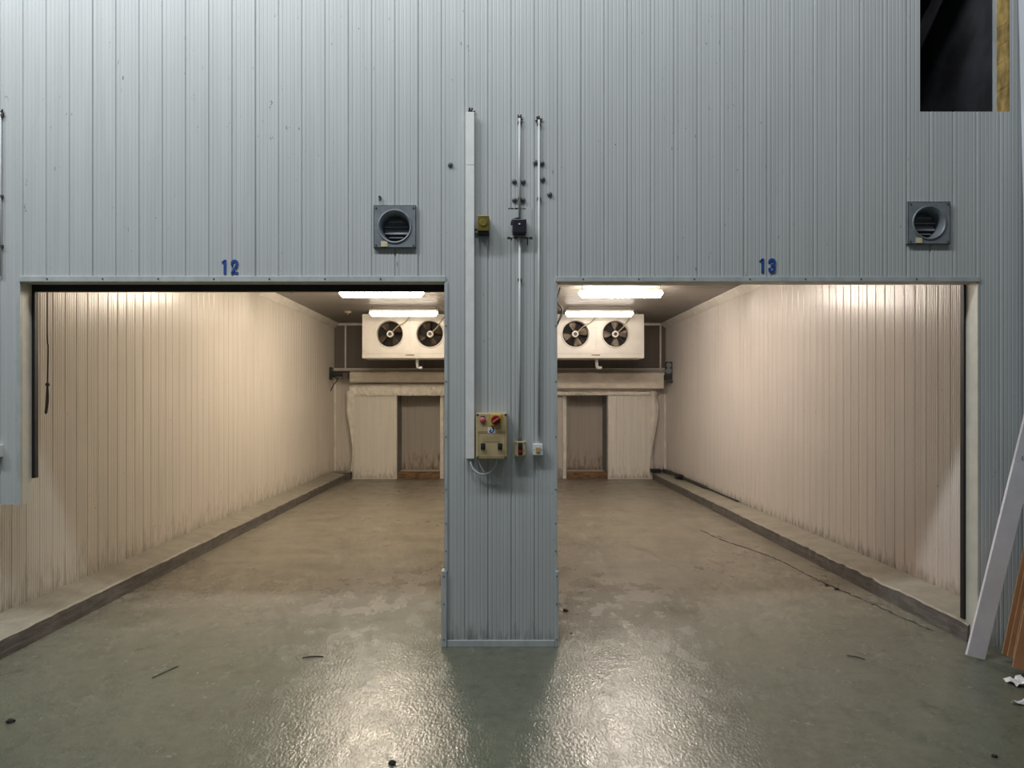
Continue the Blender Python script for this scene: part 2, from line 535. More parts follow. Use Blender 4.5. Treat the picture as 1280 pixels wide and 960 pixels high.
# black rubber seals behind the doorway edges
def seal(name, label, parts):
    e = empty(name, (parts[0][0], YF + TW, 0))
    tag(e, label, 'door seal')
    for d in parts:
        bm = B()
        box(bm, *d)
        o = obj('rubber_strip', bm, M['black'], e)
        o.matrix_parent_inverse = Matrix.Translation(-Vector(e.location))
    return e
seal12 = seal('door_seal', 'black rubber seal along top and left of the doorway numbered 12', [
    (OL0 + 0.0, OL1 + 0.05, YF + TW + 0.003, YF + TW + 0.045, HEAD - 0.046, HEAD + 0.06),
    (OL0 - 0.03, OL0 + 0.022, YF + TW + 0.003, YF + TW + 0.04, fz(600), HEAD - 0.046)])
seal('door_seal', 'black rubber seal down the right side of the doorway numbered 13', [
    (OR1 - 0.016, OR1 + 0.03, YF + TW + 0.003, YF + TW + 0.04, 0.14, HEAD + 0.03)])
seal('door_seal', 'thin black seal behind the left edge of the central pillar', [
    (OL1 - 0.012, OL1 + 0.03, YF + TW + 0.003, YF + TW + 0.04, 0.0, HEAD - 0.048)])

# black track end bracket under left header, a part of the black seal
bm = B()
box(bm, -0.09, 0.09, -0.02, 0.02, -0.012, 0.012, bev=0.003)
bmesh.ops.rotate(bm, verts=bm.verts, cent=(0, 0, 0), matrix=Matrix.Rotation(math.radians(14), 3, 'Y'))
box(bm, -0.10, -0.07, -0.15, 0.02, 0.0, 0.03)
o = obj('end_bracket', bm, M['black'], seal12)
o.location = Vector(((350 - 625) / 180.0, 4.92, 1.6 + (500 - 360) / 180.0)) - Vector(seal12.location)

# ---- cut-out high on the right, with foam edge and dark loft
bm = B()
nz = 26
for i in range(nz):
    z0 = hole[2] + (5.0 - hole[2]) * i / nz
    z1 = hole[2] + (5.0 - hole[2]) * (i + 1) / nz
    j = random.uniform(-0.002, 0.002)
    box(bm, hole[1] - 0.006 + j, hole[1] + 0.01, YF + 0.012, YF + TW, z0, z1)
obj('foam_edge', bm, M['foam'], wall_front)
bm = B()
box(bm, hole[1] - 0.014, hole[1] + 0.004, YF + TW, YF + TW + 0.03, hole[2], 5.0)
obj('inner_sheet_edge', bm, M['trim'], wall_front)
bm = B()
# loft box: floor on the room ceilings, back, sides, lid
box(bm, 0.4, 4.6, YF + TW + 0.035, 9.0, 3.36, 3.40)
box(bm, 0.4, 4.6, 9.0, 9.05, 3.36, 5.3)
box(bm, 0.35, 0.4, YF + TW + 0.035, 9.0, 3.36, 5.3)
box(bm, 3.42, 3.47, YF + TW + 0.035, 9.0, 3.36, 5.3)
box(bm, 0.35, 4.65, YF + TW + 0.035, 9.05, 5.3, 5.35)
tag(obj('wall_loft', bm, M['void']), 'dark loft space behind the square cut-out at upper right', 'loft', kind='structure')

# ---- side walls, partition, back walls and ceilings of the rooms
Y0 = YF + 0.01
def wall_side(name, xin, sgn, mat, label, z0=0.0, y0=YF + TW + 0.002):
    """sgn = +1: inner face looks to +X"""
    bm = B()
    box(bm, *(sorted((xin - sgn * 0.013, xin - sgn * 0.10))), y0, YB + 0.1, 0.0, ZC)
    root = tag(obj(name, bm, M['core']), label, 'wall', kind='structure')
    first = None
    y = y0
    n = 0
    bm = B()
    sheet(bm, 0, PAN, 0.10, ZC, 0.0, lambda u, v, h: (sgn * h, u, v))
    me_o = obj('panel', bm, mat, root, loc=(xin, y, 0))
    while y + 2 * PAN < YB:
        y += PAN
        inst(me_o, root, (xin, y, 0))
    y += PAN
    if YB - y > 0.03:
        bm = B()
        sheet(bm, 0, YB - y, 0.10, ZC, 0.0, lambda u, v, h: (sgn * h, u, v))
        obj('panel', bm, mat, root, loc=(xin, y, 0))
    return root
wall_side('wall_left', -XW, 1, M['inner12'], 'long cream ribbed panel wall on the left of room 12', y0=YF + 0.0)
wall_side('wall_right', XW, -1, M['inner13'], 'long pinkish cream ribbed panel wall on the right of room 13')
wall_side('wall_partition_left', -0.09, -1, M['inner12'], 'cream panel face of the partition inside room 12 behind the pillar')
wall_side('wall_partition_right', 0.09, 1, M['inner13'], 'cream panel face of the partition inside room 13 behind the pillar')

def ceiling(name, x0, x1, label):
    bm = B()
    box(bm, x0, x1, YF + TW + 0.002, YB + 0.1, ZC + 0.02, ZC + 0.12)
    root = tag(obj(name, bm, M['core']), label, 'ceiling', kind='structure')
    y = YF + TW + 0.002
    bm = B()
    sheet(bm, 0, PAN, x0, x1, 0.0, lambda u, v, h: (v, u, -h * 1.8), md=0.003, g=4.0)
    p0 = obj('panel', bm, M['ceil'], root, loc=(0, y, ZC))
    while y + 2 * PAN < YB:
        y += PAN
        inst(p0, root, (0, y, ZC))
    y += PAN
    bm = B()
    sheet(bm, 0, YB - y, x0, x1, 0.0, lambda u, v, h: (v, u, -h * 1.8), md=0.003, g=4.0)
    obj('panel', bm, M['ceil'], root, loc=(0, y, ZC))
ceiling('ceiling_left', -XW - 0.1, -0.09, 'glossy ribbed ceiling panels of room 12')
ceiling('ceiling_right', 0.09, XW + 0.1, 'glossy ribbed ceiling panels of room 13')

def cove(n, s, label):
    bm = B()
    a, c = 0.10, 0.012
    x = s * XW
    pr = [(x, ZC - a), (x - s * c, ZC - a), (x - s * a, ZC - c), (x - s * a, ZC), (x, ZC)]
    lo = [bm.verts.new((p[0], YF + TW + 0.004, p[1])) for p in pr]
    hi = [bm.verts.new((p[0], YB, p[1])) for p in pr]
    for i in range(5):
        j = (i + 1) % 5
        bm.faces.new((lo[i], lo[j], hi[j], hi[i]))
    bm.faces.new(lo[::-1]); bm.faces.new(hi)
    tag(obj('trim_%d' % n, bm, M['cove']), label, 'trim', kind='structure')
cove(7, -1, 'cream cove strip between ceiling and left wall of room 12')
cove(8, 1, 'cream cove strip between ceiling and right wall of room 13')

# back walls with a low door opening
DO = {-1: (-2.09, -1.22), 1: (1.35, 2.18)}
DZ = 1.92
RD = 0.62   # recess depth
for s in (-1, 1):
    num = 12 if s < 0 else 13
    mat = M['inner12'] if s < 0 else M['inner13']
    x0, x1 = (-XW, -0.09) if s < 0 else (0.09, XW)
    d0, d1 = DO[s]
    bm = B()
    for a, b, z0 in ((x0, d0, 0), (d0, d1, DZ), (d1, x1, 0)):
        box(bm, a, b, YB + 0.013, YB + 0.10, z0, ZC)
    # recess shell
    box(bm, d0 - 0.06, d0, YB + 0.10, YB + RD, 0, DZ)
    box(bm, d1, d1 + 0.06, YB + 0.10, YB + RD, 0, DZ)
    box(bm, d0 - 0.06, d1 + 0.06, YB + 0.10, YB + RD, DZ, DZ + 0.06)
    box(bm, d0 - 0.06, d1 + 0.06, YB + RD + 0.013, YB + RD + 0.1, 0, DZ + 0.06)
    root = tag(obj('wall_back_left' if s < 0 else 'wall_back_right', bm, M['core']), 'back wall of room %d with a dark low door opening' % num, 'wall', kind='structure')
    ph = x0
    k = 0
    while ph < x1 - 0.01:
        e = min(ph + PAN, x1)
        bm = B()
        cc = sorted(set([ph, e] + [x for x in (d0, d1) if ph < x < e]))
        for a, b in zip(cc[:-1], cc[1:]):
            m_ = (a + b) / 2
            sheet(bm, a, b, DZ if d0 < m_ < d1 else 0.0, 2.235, x0, lambda u, v, h: (u, YB - h, v))
        obj('panel', bm, mat, root)
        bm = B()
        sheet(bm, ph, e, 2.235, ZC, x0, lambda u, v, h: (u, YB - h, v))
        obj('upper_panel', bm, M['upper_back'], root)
        ph = e
    bm = B()
    sheet(bm, d0, d1, 0.12, DZ, d0 - 0.02, lambda u, v, h: (u, YB + RD - h, v))
    obj('recess_panel', bm, M['recess'], root)
    part_box('threshold_board', root, M['wood_rot'], d0, d1, YB - 0.02, YB + 0.05, 0.0, 0.135, bev=0.006)
    part_box('threshold_top', root, M['backdoor'], d0, d1, YB + 0.05, YB + RD, 0.0, 0.12)
    part_box('door_post', root, M['cove'], d1 if s < 0 else d0 - 0.07, d1 + 0.07 if s < 0 else d0, YB - 0.05, YB + 0.012, 0, DZ, bev=0.004)
    # corner strips
    xc = s * XW
    part_box('corner_strip', root, M['cove'], min(xc, xc - s * 0.035), max(xc, xc - s * 0.035), YB - 0.035, YB, 0.15, 2.05, bev=0.003)
    xc = -3.15 if s < 0 else 3.27
    part_box('upper_frame_strip', root, M['cove'], xc - 0.015, xc + 0.015, YB - 0.03, YB, 2.2, ZC, bev=0.003)
    part_box('upper_frame_strip', root, M['cove'], x0 if s < 0 else x0, x1, YB - 0.03, YB, ZC - 0.05, ZC, bev=0.003)
    part_box('upper_frame_strip', root, M['cove'], x0, x1, YB - 0.03, YB, 2.22, 2.25, bev=0.003)

# ---- concrete curbs
def curb(name, s, y0, y1, label, n=120):
    bm = B()
    rows = []
    for i in range(n + 1):
        y = y0 + (y1 - y0) * i / n
        w_ = random.uniform(-0.006, 0.006)
        z_ = random.uniform(-0.004, 0.004)
        if s > 0 and y < 7.2:
            w_ *= 2.2; z_ *= 1.8
        xi = s * (3.09 + w_)
        rows.append([bm.verts.new(p) for p in ((s * 3.075, y, 0.0), (xi, y, 0.112 + z_), (s * (3.105 + w_), y, 0.124 + z_ * 0.6), (s * 3.39, y, 0.160), (s * 3.39, y, 0.0))])
    for a, b in zip(rows[:-1], rows[1:]):
        for k in range(5):
            bm.faces.new((a[k], a[(k + 1) % 5], b[(k + 1) % 5], b[k]))
    bm.faces.new(rows[0][::-1]); bm.faces.new(rows[-1])
    return tag(obj(name, bm, M['curb']), label, 'curb', kind='structure')
curb('baseboard_left', -1, 4.30, YB - 0.005, 'low concrete kerb along the left wall of room 12')
curb('baseboard_right', 1, YF + 0.07, YB - 0.005, 'low chipped concrete kerb along the right wall of room 13')

# ================================================================== ROOM EQUIPMENT
def light_fixture(cx, y, mat, label, L=1.14):
    zt = ZC - 0.035
    e = empty('tube_light', (cx, y, zt - 0.10))
    tag(e, label, 'ceiling light', 'batten lights on the ceilings of the two rooms')
    bm = B()
    box(bm, -L / 2, L / 2, -0.045, 0.045, 0.035, 0.075, bev=0.008)
    obj('housing', bm, M['plastic_white'], e)
    # tapered diffuser: rounded section, bevelled ends
    bm = B()
    sec = [(-0.052, 0.034), (-0.054, 0.0), (-0.040, -0.030), (0.0, -0.040), (0.040, -0.030), (0.054, 0.0), (0.052, 0.034)]
    rings = []
    for x, k in ((-L / 2, 0.35), (-L / 2 + 0.035, 0.95), (-L / 2 + 0.05, 1), (L / 2 - 0.05, 1), (L / 2 - 0.035, 0.95), (L / 2, 0.35)):
        rings.append([bm.verts.new((x, p[0] * k, 0.034 + (p[1] - 0.034) * k)) for p in sec])
    for a, b in zip(rings[:-1], rings[1:]):
        for i in range(len(sec) - 1):
            bm.faces.new((a[i], a[i + 1], b[i + 1], b[i]))
        bm.faces.new((a[-1], a[0], b[0], b[-1]))
    bm.faces.new(rings[0]); bm.faces.new(rings[-1][::-1])
    obj('diffuser', bm, mat, e)
    for x in (-L * 0.32, 0.0, L * 0.32):
        for sy in (-1, 1):
            bm = B()
            box(bm, x - 0.008, x + 0.008, sy * 0.052 - 0.004, sy * 0.052 + 0.004, 0.018, 0.055)
            obj('clip', bm, M['conduit'], e)
    for x in (-L * 0.47, L * 0.47):
        bm = B()
        tube(bm, smooth_path([(x, 0, 0.073), (x + 0.012, 0, 0.10), (x, 0, ZC - (zt - 0.10))]), 0.004, 6)
        obj('hanger', bm, M['screw'], e)
light_fixture(-1.61, 9.64, M['tube12'], 'bright lit tube light nearest the header on the left ceiling')
light_fixture(-1.61, 11.87, M['tube12_far'], 'yellowish lit tube light over the cooler with dark brown fan blades')
light_fixture(1.646, 9.68, M['tube13'], 'bright lit tube light nearest the header on the right ceiling')
light_fixture(1.67, 11.92, M['tube13_far'], 'white lit tube light over the cooler with dusty grey fan blades')
# row continued by one unseen lamp per room, added to brighten the doorway walls
light_fixture(-1.61, 7.41, M['tube12_door'], 'tube light hidden behind the header inside the left doorway')
light_fixture(1.646, 7.44, M['tube13_door'], 'tube light hidden behind the header inside the right doorway')

def evaporator(cx, s, bladem, label):
    y = 12.45
    W, H, D = 1.68, 0.76, 0.55
    z0 = 2.345
    e = empty('fan_cooler', (cx, y, z0))
    tag(e, label, 'cooling unit', 'ceiling fan coolers of the two rooms')
    R = 0.232
    fc = [(-0.36, 0.415), (0.345, 0.415)]
    # casing shell
    bm = B()
    t = 0.012
    box(bm, -W / 2, W / 2, 0.004, D, H - t, H)
    box(bm, -W / 2, -W / 2 + t, 0.004, D, 0.0, H)
    box(bm, W / 2 - t, W / 2, 0.004, D, 0.0, H)
    box(bm, -W / 2, W / 2, D - t, D, 0.0, H)
    obj('casing', bm, M['evap'], e)
    mid = -0.005
    for i, (a, b) in enumerate(((-W / 2, mid - 0.001), (mid + 0.001, W / 2))):
        bm = B()
        plate_hole(bm, a, b, 0.07, H, 0.0, fc[i][0], fc[i][1], R)
        pl = obj('front_plate', bm, M['evap'], e)
        md = pl.modifiers.new('thick', 'SOLIDIFY')
        md.thickness = 0.006
        for sx, sz in ((a + 0.03, 0.12), (a + 0.03, 0.30), (a + 0.03, 0.52), (a + 0.03, 0.72), (b - 0.03, 0.12), (b - 0.03, 0.30), (b - 0.03, 0.52), (b - 0.03, 0.72)):
            bm = B()
            cyl(bm, (sx, 0.0, sz), (sx, -0.006, sz), 0.008, 0.006, 8)
            obj('screw', bm, M['screw'], pl)
    bm = B()
    box(bm, -W / 2 - 0.004, W / 2 + 0.004, -0.008, D + 0.004, -0.012, 0.068, bev=0.006)
    tray = obj('drip_tray', bm, M['evap'], e)
    bm = B()
    box(bm, mid - 0.075, mid + 0.075, -0.011, -0.007, 0.032, 0.052)
    obj('nameplate', bm, M['wood_rot'], tray)
    bm = B()
    box(bm, -W / 2 + t, W / 2 - t, 0.20, 0.215, 0.07, H - t)
    obj('coil', bm, M['coil'], e)
    for i, (cxx, czz) in enumerate(fc):
        bm = B()
        lathe(bm, [(R + 0.022, -0.002), (R + 0.018, -0.020), (R + 0.004, -0.026), (R - 0.004, -0.010), (R - 0.006, 0.12)], cxx, 0, czz, 40)
        ring = obj('fan_ring', bm, M['evap'], e, smooth=True)
        f = empty('fan', (cxx, 0, czz)); f.parent = e
        nb = 4
        off = {(-1, 0): 0.5, (-1, 1): 0.3, (1, 0): 0.25, (1, 1): 0.0}[(s, i)]
        for k in range(nb):
            a0 = 2 * PI * k / nb + off + PI / 2
            bm = B()
            g = []
            for r, wd in ((0.055, 0.34), (0.11, 0.46), (0.17, 0.50), (0.215, 0.44)):
                row = []
                for q in range(5):
                    u = q / 4 - 0.5
                    aa = a0 + u * wd * 1.5
                    row.append(bm.verts.new((r * math.cos(aa), 0.075 - u * 0.075, r * math.sin(aa))))
                g.append(row)
            for r0, r1 in zip(g[:-1], g[1:]):
                for q in range(4):
                    bm.faces.new((r0[q], r0[q + 1], r1[q + 1], r1[q]))
            bl = obj('blade', bm, bladem, f, smooth=True)
            md = bl.modifiers.new('thick', 'SOLIDIFY'); md.thickness = 0.003
        bm = B()
        lathe(bm, [(0.001, 0.018), (0.030, 0.018), (0.034, 0.022), (0.036, 0.14)], 0, 0, 0, 20)
        obj('motor', bm, M['dark'], f)
        bm = B()
        lathe(bm, [(0.032, 0.020), (0.036, 0.010), (0.054, 0.010), (0.058, 0.022), (0.058, 0.09)], 0, 0, 0, 24)
        obj('hub_ring', bm, M['hub'], f, smooth=True)
        for k in range(4):
            aa = PI / 4 + k * PI / 2
            bm = B()
            cyl(bm, (0.05 * math.cos(aa), 0.012, 0.05 * math.sin(aa)), (R * math.cos(aa), -0.012, R * math.sin(aa)), 0.003, None, 6)
            obj('guard_wire', bm, M['dark'], f)
        # supply cable
        bm = B()
        tx = cxx + (0.35 if i == 0 else 0.26)
        tube(bm, smooth_path([(cxx + 0.04, 0.012, czz + 0.03), (cxx + 0.14, -0.020, czz + 0.13), (tx - 0.08, -0.028, czz + 0.20), (tx, -0.024, H - 0.05), (tx + 0.02, 0.02, H + 0.012)], 6), 0.010, 8)
        obj('cable', bm, M['cable'], e, smooth=True)
    for x in (-W / 2 + 0.12, W / 2 - 0.12):
        bm = B()
        box(bm, x - 0.02, x + 0.02, 0.06, 0.10, H, ZC - z0 + 0.001)
        box(bm, x - 0.08, x + 0.06, 0.05, 0.11, H - 0.002, H + 0.02)
        obj('hanger', bm, M['screw'], e)
    # drain elbow under the tray
    dx = 0.09 if s < 0 else 0.05
    bm = B()
    tube(bm, smooth_path([(dx, 0.28, 0.0), (dx, 0.28, -0.10), (dx + 0.02, 0.28, -0.16), (dx + 0.09, 0.28, -0.17)], 6), 0.028, 10)
    obj('drain_elbow', bm, M['conduit'], e, smooth=True)
evaporator(-1.575, -1, M['blade12'], 'white two-fan cooler with dark brown blades hanging in room 12')
evaporator(1.685, 1, M['blade13'], 'white two-fan cooler with dusty grey blades hanging in room 13')

# ---- rolled curtain hoods over the back doors
def hood(name, x0, x1, zt, zb, depth, label, strip, s):
    e = empty(name, ((x0 + x1) / 2, YB, zb))
    tag(e, label, 'curtain hood')
    cx = (x0 + x1) / 2
    H = zt - zb
    pr = [(-0.02, H), (-0.30 * depth, H), (-0.75 * depth, H * 0.985), (-depth, H * 0.86), (-depth * 1.03, H * 0.5), (-depth, H * 0.16), (-depth * 0.97, 0.012), (-depth * 0.93, 0.0), (-0.02, 0.0)]
    n = 24
    bm = B()
    rows = []
    for i in range(n + 1):
        x = x0 + (x1 - x0) * i / n - cx
        j = 0 if i in (0, n) else random.uniform(-0.005, 0.005)
        rows.append([bm.verts.new((x, p[0] + (j if p[0] < -0.1 else 0), p[1] + (j if 0.1 < p[1] < H * 0.9 else 0))) for p in pr])
    for a, b in zip(rows[:-1], rows[1:]):
        for k in range(len(pr)):
            bm.faces.new((a[k], a[(k + 1) % len(pr)], b[(k + 1) % len(pr)], b[k]))
    bm.faces.new(rows[0]); bm.faces.new(rows[-1][::-1])
    obj('cover', bm, M['canvas'], e, smooth=False)
    bm = B()
    box(bm, x0 - cx + 0.01, x1 - cx - 0.01, -depth - 0.012, -depth + 0.02, 0.02, 0.035, bev=0.004)
    obj('bottom_bar', bm, M['cove'], e)
    # crumpled film strip hanging just under the hood
    z1, z0_, xo = strip
    bm = B()
    n = 90
    rows = []
    xa, xb = (x0 - cx - xo, x1 - cx) if s < 0 else (x0 - cx, x1 - cx - 0.08)
    for i in range(n + 1):
        x = xa + (xb - xa) * i / n
        row = []
        for q in range(5):
            u = q / 4
            y = -0.20 - 0.02 * math.sin(u * PI) + random.uniform(-0.009, 0.009)
            row.append(bm.verts.new((x, y, (z1 + (z0_ - z1) * u) - zb + random.uniform(-0.005, 0.005))))
        rows.append(row)
    for a, b in zip(rows[:-1], rows[1:]):
        for k in range(4): bm.faces.new((a[k], a[k + 1], b[k + 1], b[k]))
    o = obj('film_strip', bm, M['film'], e)
    md = o.modifiers.new('thick', 'SOLIDIFY'); md.thickness = 0.006
    bm = B()
    box(bm, xa + 0.05, xb - 0.01, -0.19, -0.158, z1 - zb + 0.0, z1 - zb + 0.03)
    box(bm, xa + 0.05, xb - 0.01, -0.176, -0.158, z0_ - zb + 0.005, z1 - zb + 0.0)
    obj('rail', bm, M['cove'], e)
    return e
hood('curtain_hood', -2.97, -0.13, 2.185, 1.95, 0.46, 'stained canvas roller hood above back door of room 12 with crumpled film edge', (1.885, 1.69, 0.06), -1)
hood('curtain_hood', 0.13, 3.235, 2.185, 1.82, 0.46, 'smooth cream roller hood above back door of room 13', (1.785, 1.695, 0.0), 1)

# torn side flaps of film
def flap(pts, label, y):
    """pts: (x_left, x_right, z) rows"""
    zb = pts[-1][2]
    cx = sum(p[0] + p[1] for p in pts) / (2 * len(pts))
    bm = B()
    rows = []
    for xl, xr, z in pts:
        row = []
        for q in range(5):
            u = q / 4
            row.append(bm.verts.new((xl + (xr - xl) * u - cx, -0.03 * math.sin(u * PI * 1.4) + random.uniform(-0.008, 0.008), z - zb)))
        rows.append(row)
    for a, b in zip(rows[:-1], rows[1:]):
        for k in range(4): bm.faces.new((a[k], a[k + 1], b[k + 1], b[k]))
    o = obj('plastic_flap', bm, M['film'], None, loc=(cx, y, zb))
    md = o.modifiers.new('thick', 'SOLIDIFY'); md.thickness = 0.006
    tag(o, label, 'plastic flap')
S2 = 887 / 14.2
def q(px): return (px - 625) / S2
def qz(py): return 1.6 + (500 - py) / S2
flap([(q(433), q(442), qz(489)), (q(434), q(442.3), qz(500)), (q(433), q(442.5), qz(512)), (q(435.5), q(442.7), qz(527)), (q(438), q(442.8), qz(543)), (q(440), q(443), qz(557)), (q(441.3), q(443), qz(566)), (q(440.3), q(441.5), qz(575)), (q(438.5), q(440), qz(589))],
     'torn plastic film flap hanging left of the back door of room 12', 14.2)
flap([(q(814), q(820), qz(489)), (q(815), q(821), qz(498)), (q(814), q(824), qz(509)), (q(813.5), q(822.5), qz(522)), (q(813), q(819.5), qz(540)), (q(812.6), q(816.5), qz(558)), (q(812), q(814.2), qz(574)), (q(811), q(812.4), qz(586))],
     'torn plastic film flap hanging right of the back door of room 13', 14.2)

# ---- sliding door leaves on the back walls
def leaf(x0, x1, mat, label):
    e = empty('sliding_door', ((x0 + x1) / 2, YB - 0.10, 0))
    tag(e, label, 'door')
    cx = (x0 + x1) / 2
    hw = (x1 - x0) / 2
    bm = B()
    box(bm, -hw, hw, -0.036, 0.04, 0.0, 1.79)
    obj('slab', bm, M['cove'], e)
    nb = 6
    wdt = 2 * hw / nb
    for i in range(nb):
        bm = B()
        a = -hw + i * wdt
        box(bm, a + 0.004, a + wdt - 0.004, -0.046, -0.030, 0.02, 1.78, bev=0.003)
        obj('board', bm, mat, e)
    bm = B()
    inner = hw if cx < 0 else -hw
    box(bm, inner - 0.012, inner + 0.012, -0.052, 0.045, 0.0, 1.79)
    obj('edge_strip', bm, M['cove'], e)
leaf(-2.99, -2.095, M['backdoor'], 'cream boarded sliding door half open at the back of room 12')
leaf(2.195, 3.09, M['backdoor'], 'cream boarded sliding door half open at the back of room 13')

# ---- roller axle (room 12) and roller motor (room 13)
bm = B()
e = empty('roller_axle', (-3.37, 14.1, 2.12))
tag(e, 'dark roller shaft between left wall and canvas hood in room 12', 'shaft')
cyl(bm, (0.0, 0, 0), (0.385, 0, 0), 0.055, None, 16)
obj('shaft', bm, M['dark'], e)
bm = B(); box(bm, 0.0, 0.03, -0.09, 0.09, -0.12, 0.13, bev=0.005); obj('bearing_plate', bm, M['dark'], e)
bm = B(); box(bm, 0.26, 0.36, -0.085, 0.085, -0.10, 0.02, bev=0.008); obj('bracket', bm, M['screw'], e)
bm = B(); tube(bm, smooth_path([(0.03, -0.05, -0.05), (0.16, -0.06, -0.10), (0.08, -0.06, -0.22), (0.01, -0.02, -0.34)]), 0.010, 6); obj('cable', bm, M['dark'], e)
e = empty('roller_motor', (3.30, 13.9, 1.95))
tag(e, 'small grey geared motor beside the right end of the hood in room 13', 'motor')
bm = B(); cyl(bm, (0, -0.05, 0.33), (0, 0.06, 0.33), 0.050, None, 16); cyl(bm, (0, -0.07, 0.33), (0, -0.05, 0.33), 0.03, None, 12); obj('upper_housing', bm, M['galv'], e)
bm = B(); cyl(bm, (0, -0.05, 0.22), (0, 0.06, 0.22), 0.056, None, 16); cyl(bm, (0, -0.07, 0.22), (0, -0.05, 0.22), 0.03, None, 12); obj('lower_housing', bm, M['galv'], e)
bm = B(); box(bm, -0.05, 0.078, 0.0, 0.10, 0.05, 0.40, bev=0.01); obj('mounting_plate', bm, M['dark'], e)
bm = B(); cyl(bm, (-0.07, 0.04, 0.10), (0.05, 0.04, 0.10), 0.045, None, 14); obj('gearbox', bm, M['dark'], e)
bm = B(); box(bm, -0.03, 0.07, -0.06, 0.0, -0.02, 0.03, bev=0.005); obj('bracket', bm, M['dark'], e)

# corner stub block in room 12
bm = B()
box(bm, -3.37, -2.995, 14.16, 14.46, 0.0, 0.155, bev=0.012)
tag(obj('concrete_block', bm, M['curb']), 'grey concrete block at the back left corner of room 12', 'block')

# ceiling sensor with rust spots (room 12)
e = empty('ceiling_fitting', (-2.70, 12.6, ZC))
tag(e, 'small rusty round fitting on the ceiling of room 12 left of cooler', 'ceiling fitting')
bm = B(); cyl(bm, (0, 0, 0), (0, 0, -0.03), 0.07, 0.055, 16); obj('base', bm, M['cable'], e)
bm = B(); cyl(bm, (0, 0, -0.03), (0, 0, -0.07), 0.035, 0.028, 12); obj('sensor', bm, M['screw'], e)

# hanging pull rope in doorway 12
xr, yr = -3.12, 4.89
sc_ = 887 / yr
e = empty('pull_rope', (xr, yr, 1.6 + (500 - 516) / sc_))
tag(e, 'thin dark pull rope with a knot hanging at left of doorway 12', 'rope')
z0 = e.location.z
bm = B(); tube(bm, smooth_path([(0.002, 0, ZC - z0), (0.0, 0, 0.6), (0.006, 0, 0.45), (0.002, 0, 0.20)]), 0.004, 6); obj('cord', bm, M['rope'], e)
bm = B(); bmesh.ops.create_icosphere(bm, subdivisions=2, radius=0.014, matrix=Matrix.Translation((0.002, 0, 0.195))); obj('knot', bm, M['rope'], e)
bm = B(); tube(bm, smooth_path([(0.002, 0, 0.19), (0.006, 0, 0.10), (-0.004, 0, 0.008), (-0.012, 0, 0.002), (-0.010, 0.004, 0.05), (-0.002, 0.004, 0.19)]), 0.0055, 6); obj('loop', bm, M['rope'], e)

# black cable hanging in room 13 behind pillar edge
bm = B()
tube(bm, smooth_path([(0.84, 9.9, 3.165), (0.80, 9.9, 2.98), (0.87, 9.9, 2.86), (0.82, 9.9, 2.70), (0.72, 9.9, 2.55), (0.5, 9.92, 2.5), (0.10, 9.92, 2.6)]), 0.014, 8)
tag(obj('hanging_cable', bm, M['black'], smooth=True), 'black cable looping from the ceiling beside the pillar in room 13', 'cable')

# ================================================================== FRONT WALL EQUIPMENT
def vent(cx, cz, label):
    e = empty('wall_vent', (cx, YF, cz))
    tag(e, label, 'vent', 'square duct vents on the front wall')
    hs, R0 = 0.137, 0.103
    yo = -0.022
    bm = B()
    plate_hole(bm, -hs, hs, -hs, hs, yo, 0, 0, R0 + 0.006)
    for a, b, c, d in ((-hs, hs, -hs, -hs + 0.003), (-hs, hs, hs - 0.003, hs), (-hs, -hs + 0.003, -hs, hs), (hs - 0.003, hs, -hs, hs)):
        box(bm, a, b, yo, 0.0, c, d)
    obj('plate', bm, M['galv'], e)
    bm = B()
    lathe(bm, [(R0 + 0.008, yo), (R0 + 0.006, yo - 0.006), (R0, yo - 0.006), (R0 - 0.006, yo), (0.086, 0.05), (0.080, 0.105), (0.001, 0.106)], 0, 0, 0, 40)
    obj('bell_mouth', bm, M['galv'], e, smooth=True)
    for i, (z, th) in enumerate(((0.055, 0.6), (0.018, 0.5), (-0.018, 1.05), (-0.055, 0.4))):
        hw = math.sqrt(max(0.082 ** 2 - (abs(z) + 0.012) ** 2, 0.0004))
        bm = B()
        box(bm, -hw, hw, -0.022, 0.022, -0.0018, 0.0018)
        bmesh.ops.rotate(bm, verts=bm.verts, cent=(0, 0, 0), matrix=Matrix.Rotation(th, 3, 'X'))
        obj('slat', bm, M['slat'], e, loc=(0, 0.052, z))
    for sx in (-1, 1):
        for sz in (-1, 1):
            bm = B()
            cyl(bm, (sx * (hs - 0.016), yo, sz * (hs - 0.016)), (sx * (hs - 0.016), yo - 0.006, sz * (hs - 0.016)), 0.0055, 0.0045, 8)
            obj('bolt', bm, M['screw'], e)
    bm = B()
    box(bm, -0.088, -0.046, yo - 0.003, yo - 0.0005, -0.131, -0.096)
    obj('sticker', bm, M['sticker'], e)
vent(vent_c[0][0], vent_c[0][1], 'square grey duct vent with louvres above the doorway numbered 12')
vent(vent_c[1][0], vent_c[1][1], 'square grey duct vent with louvres below the dark cut-out at right')

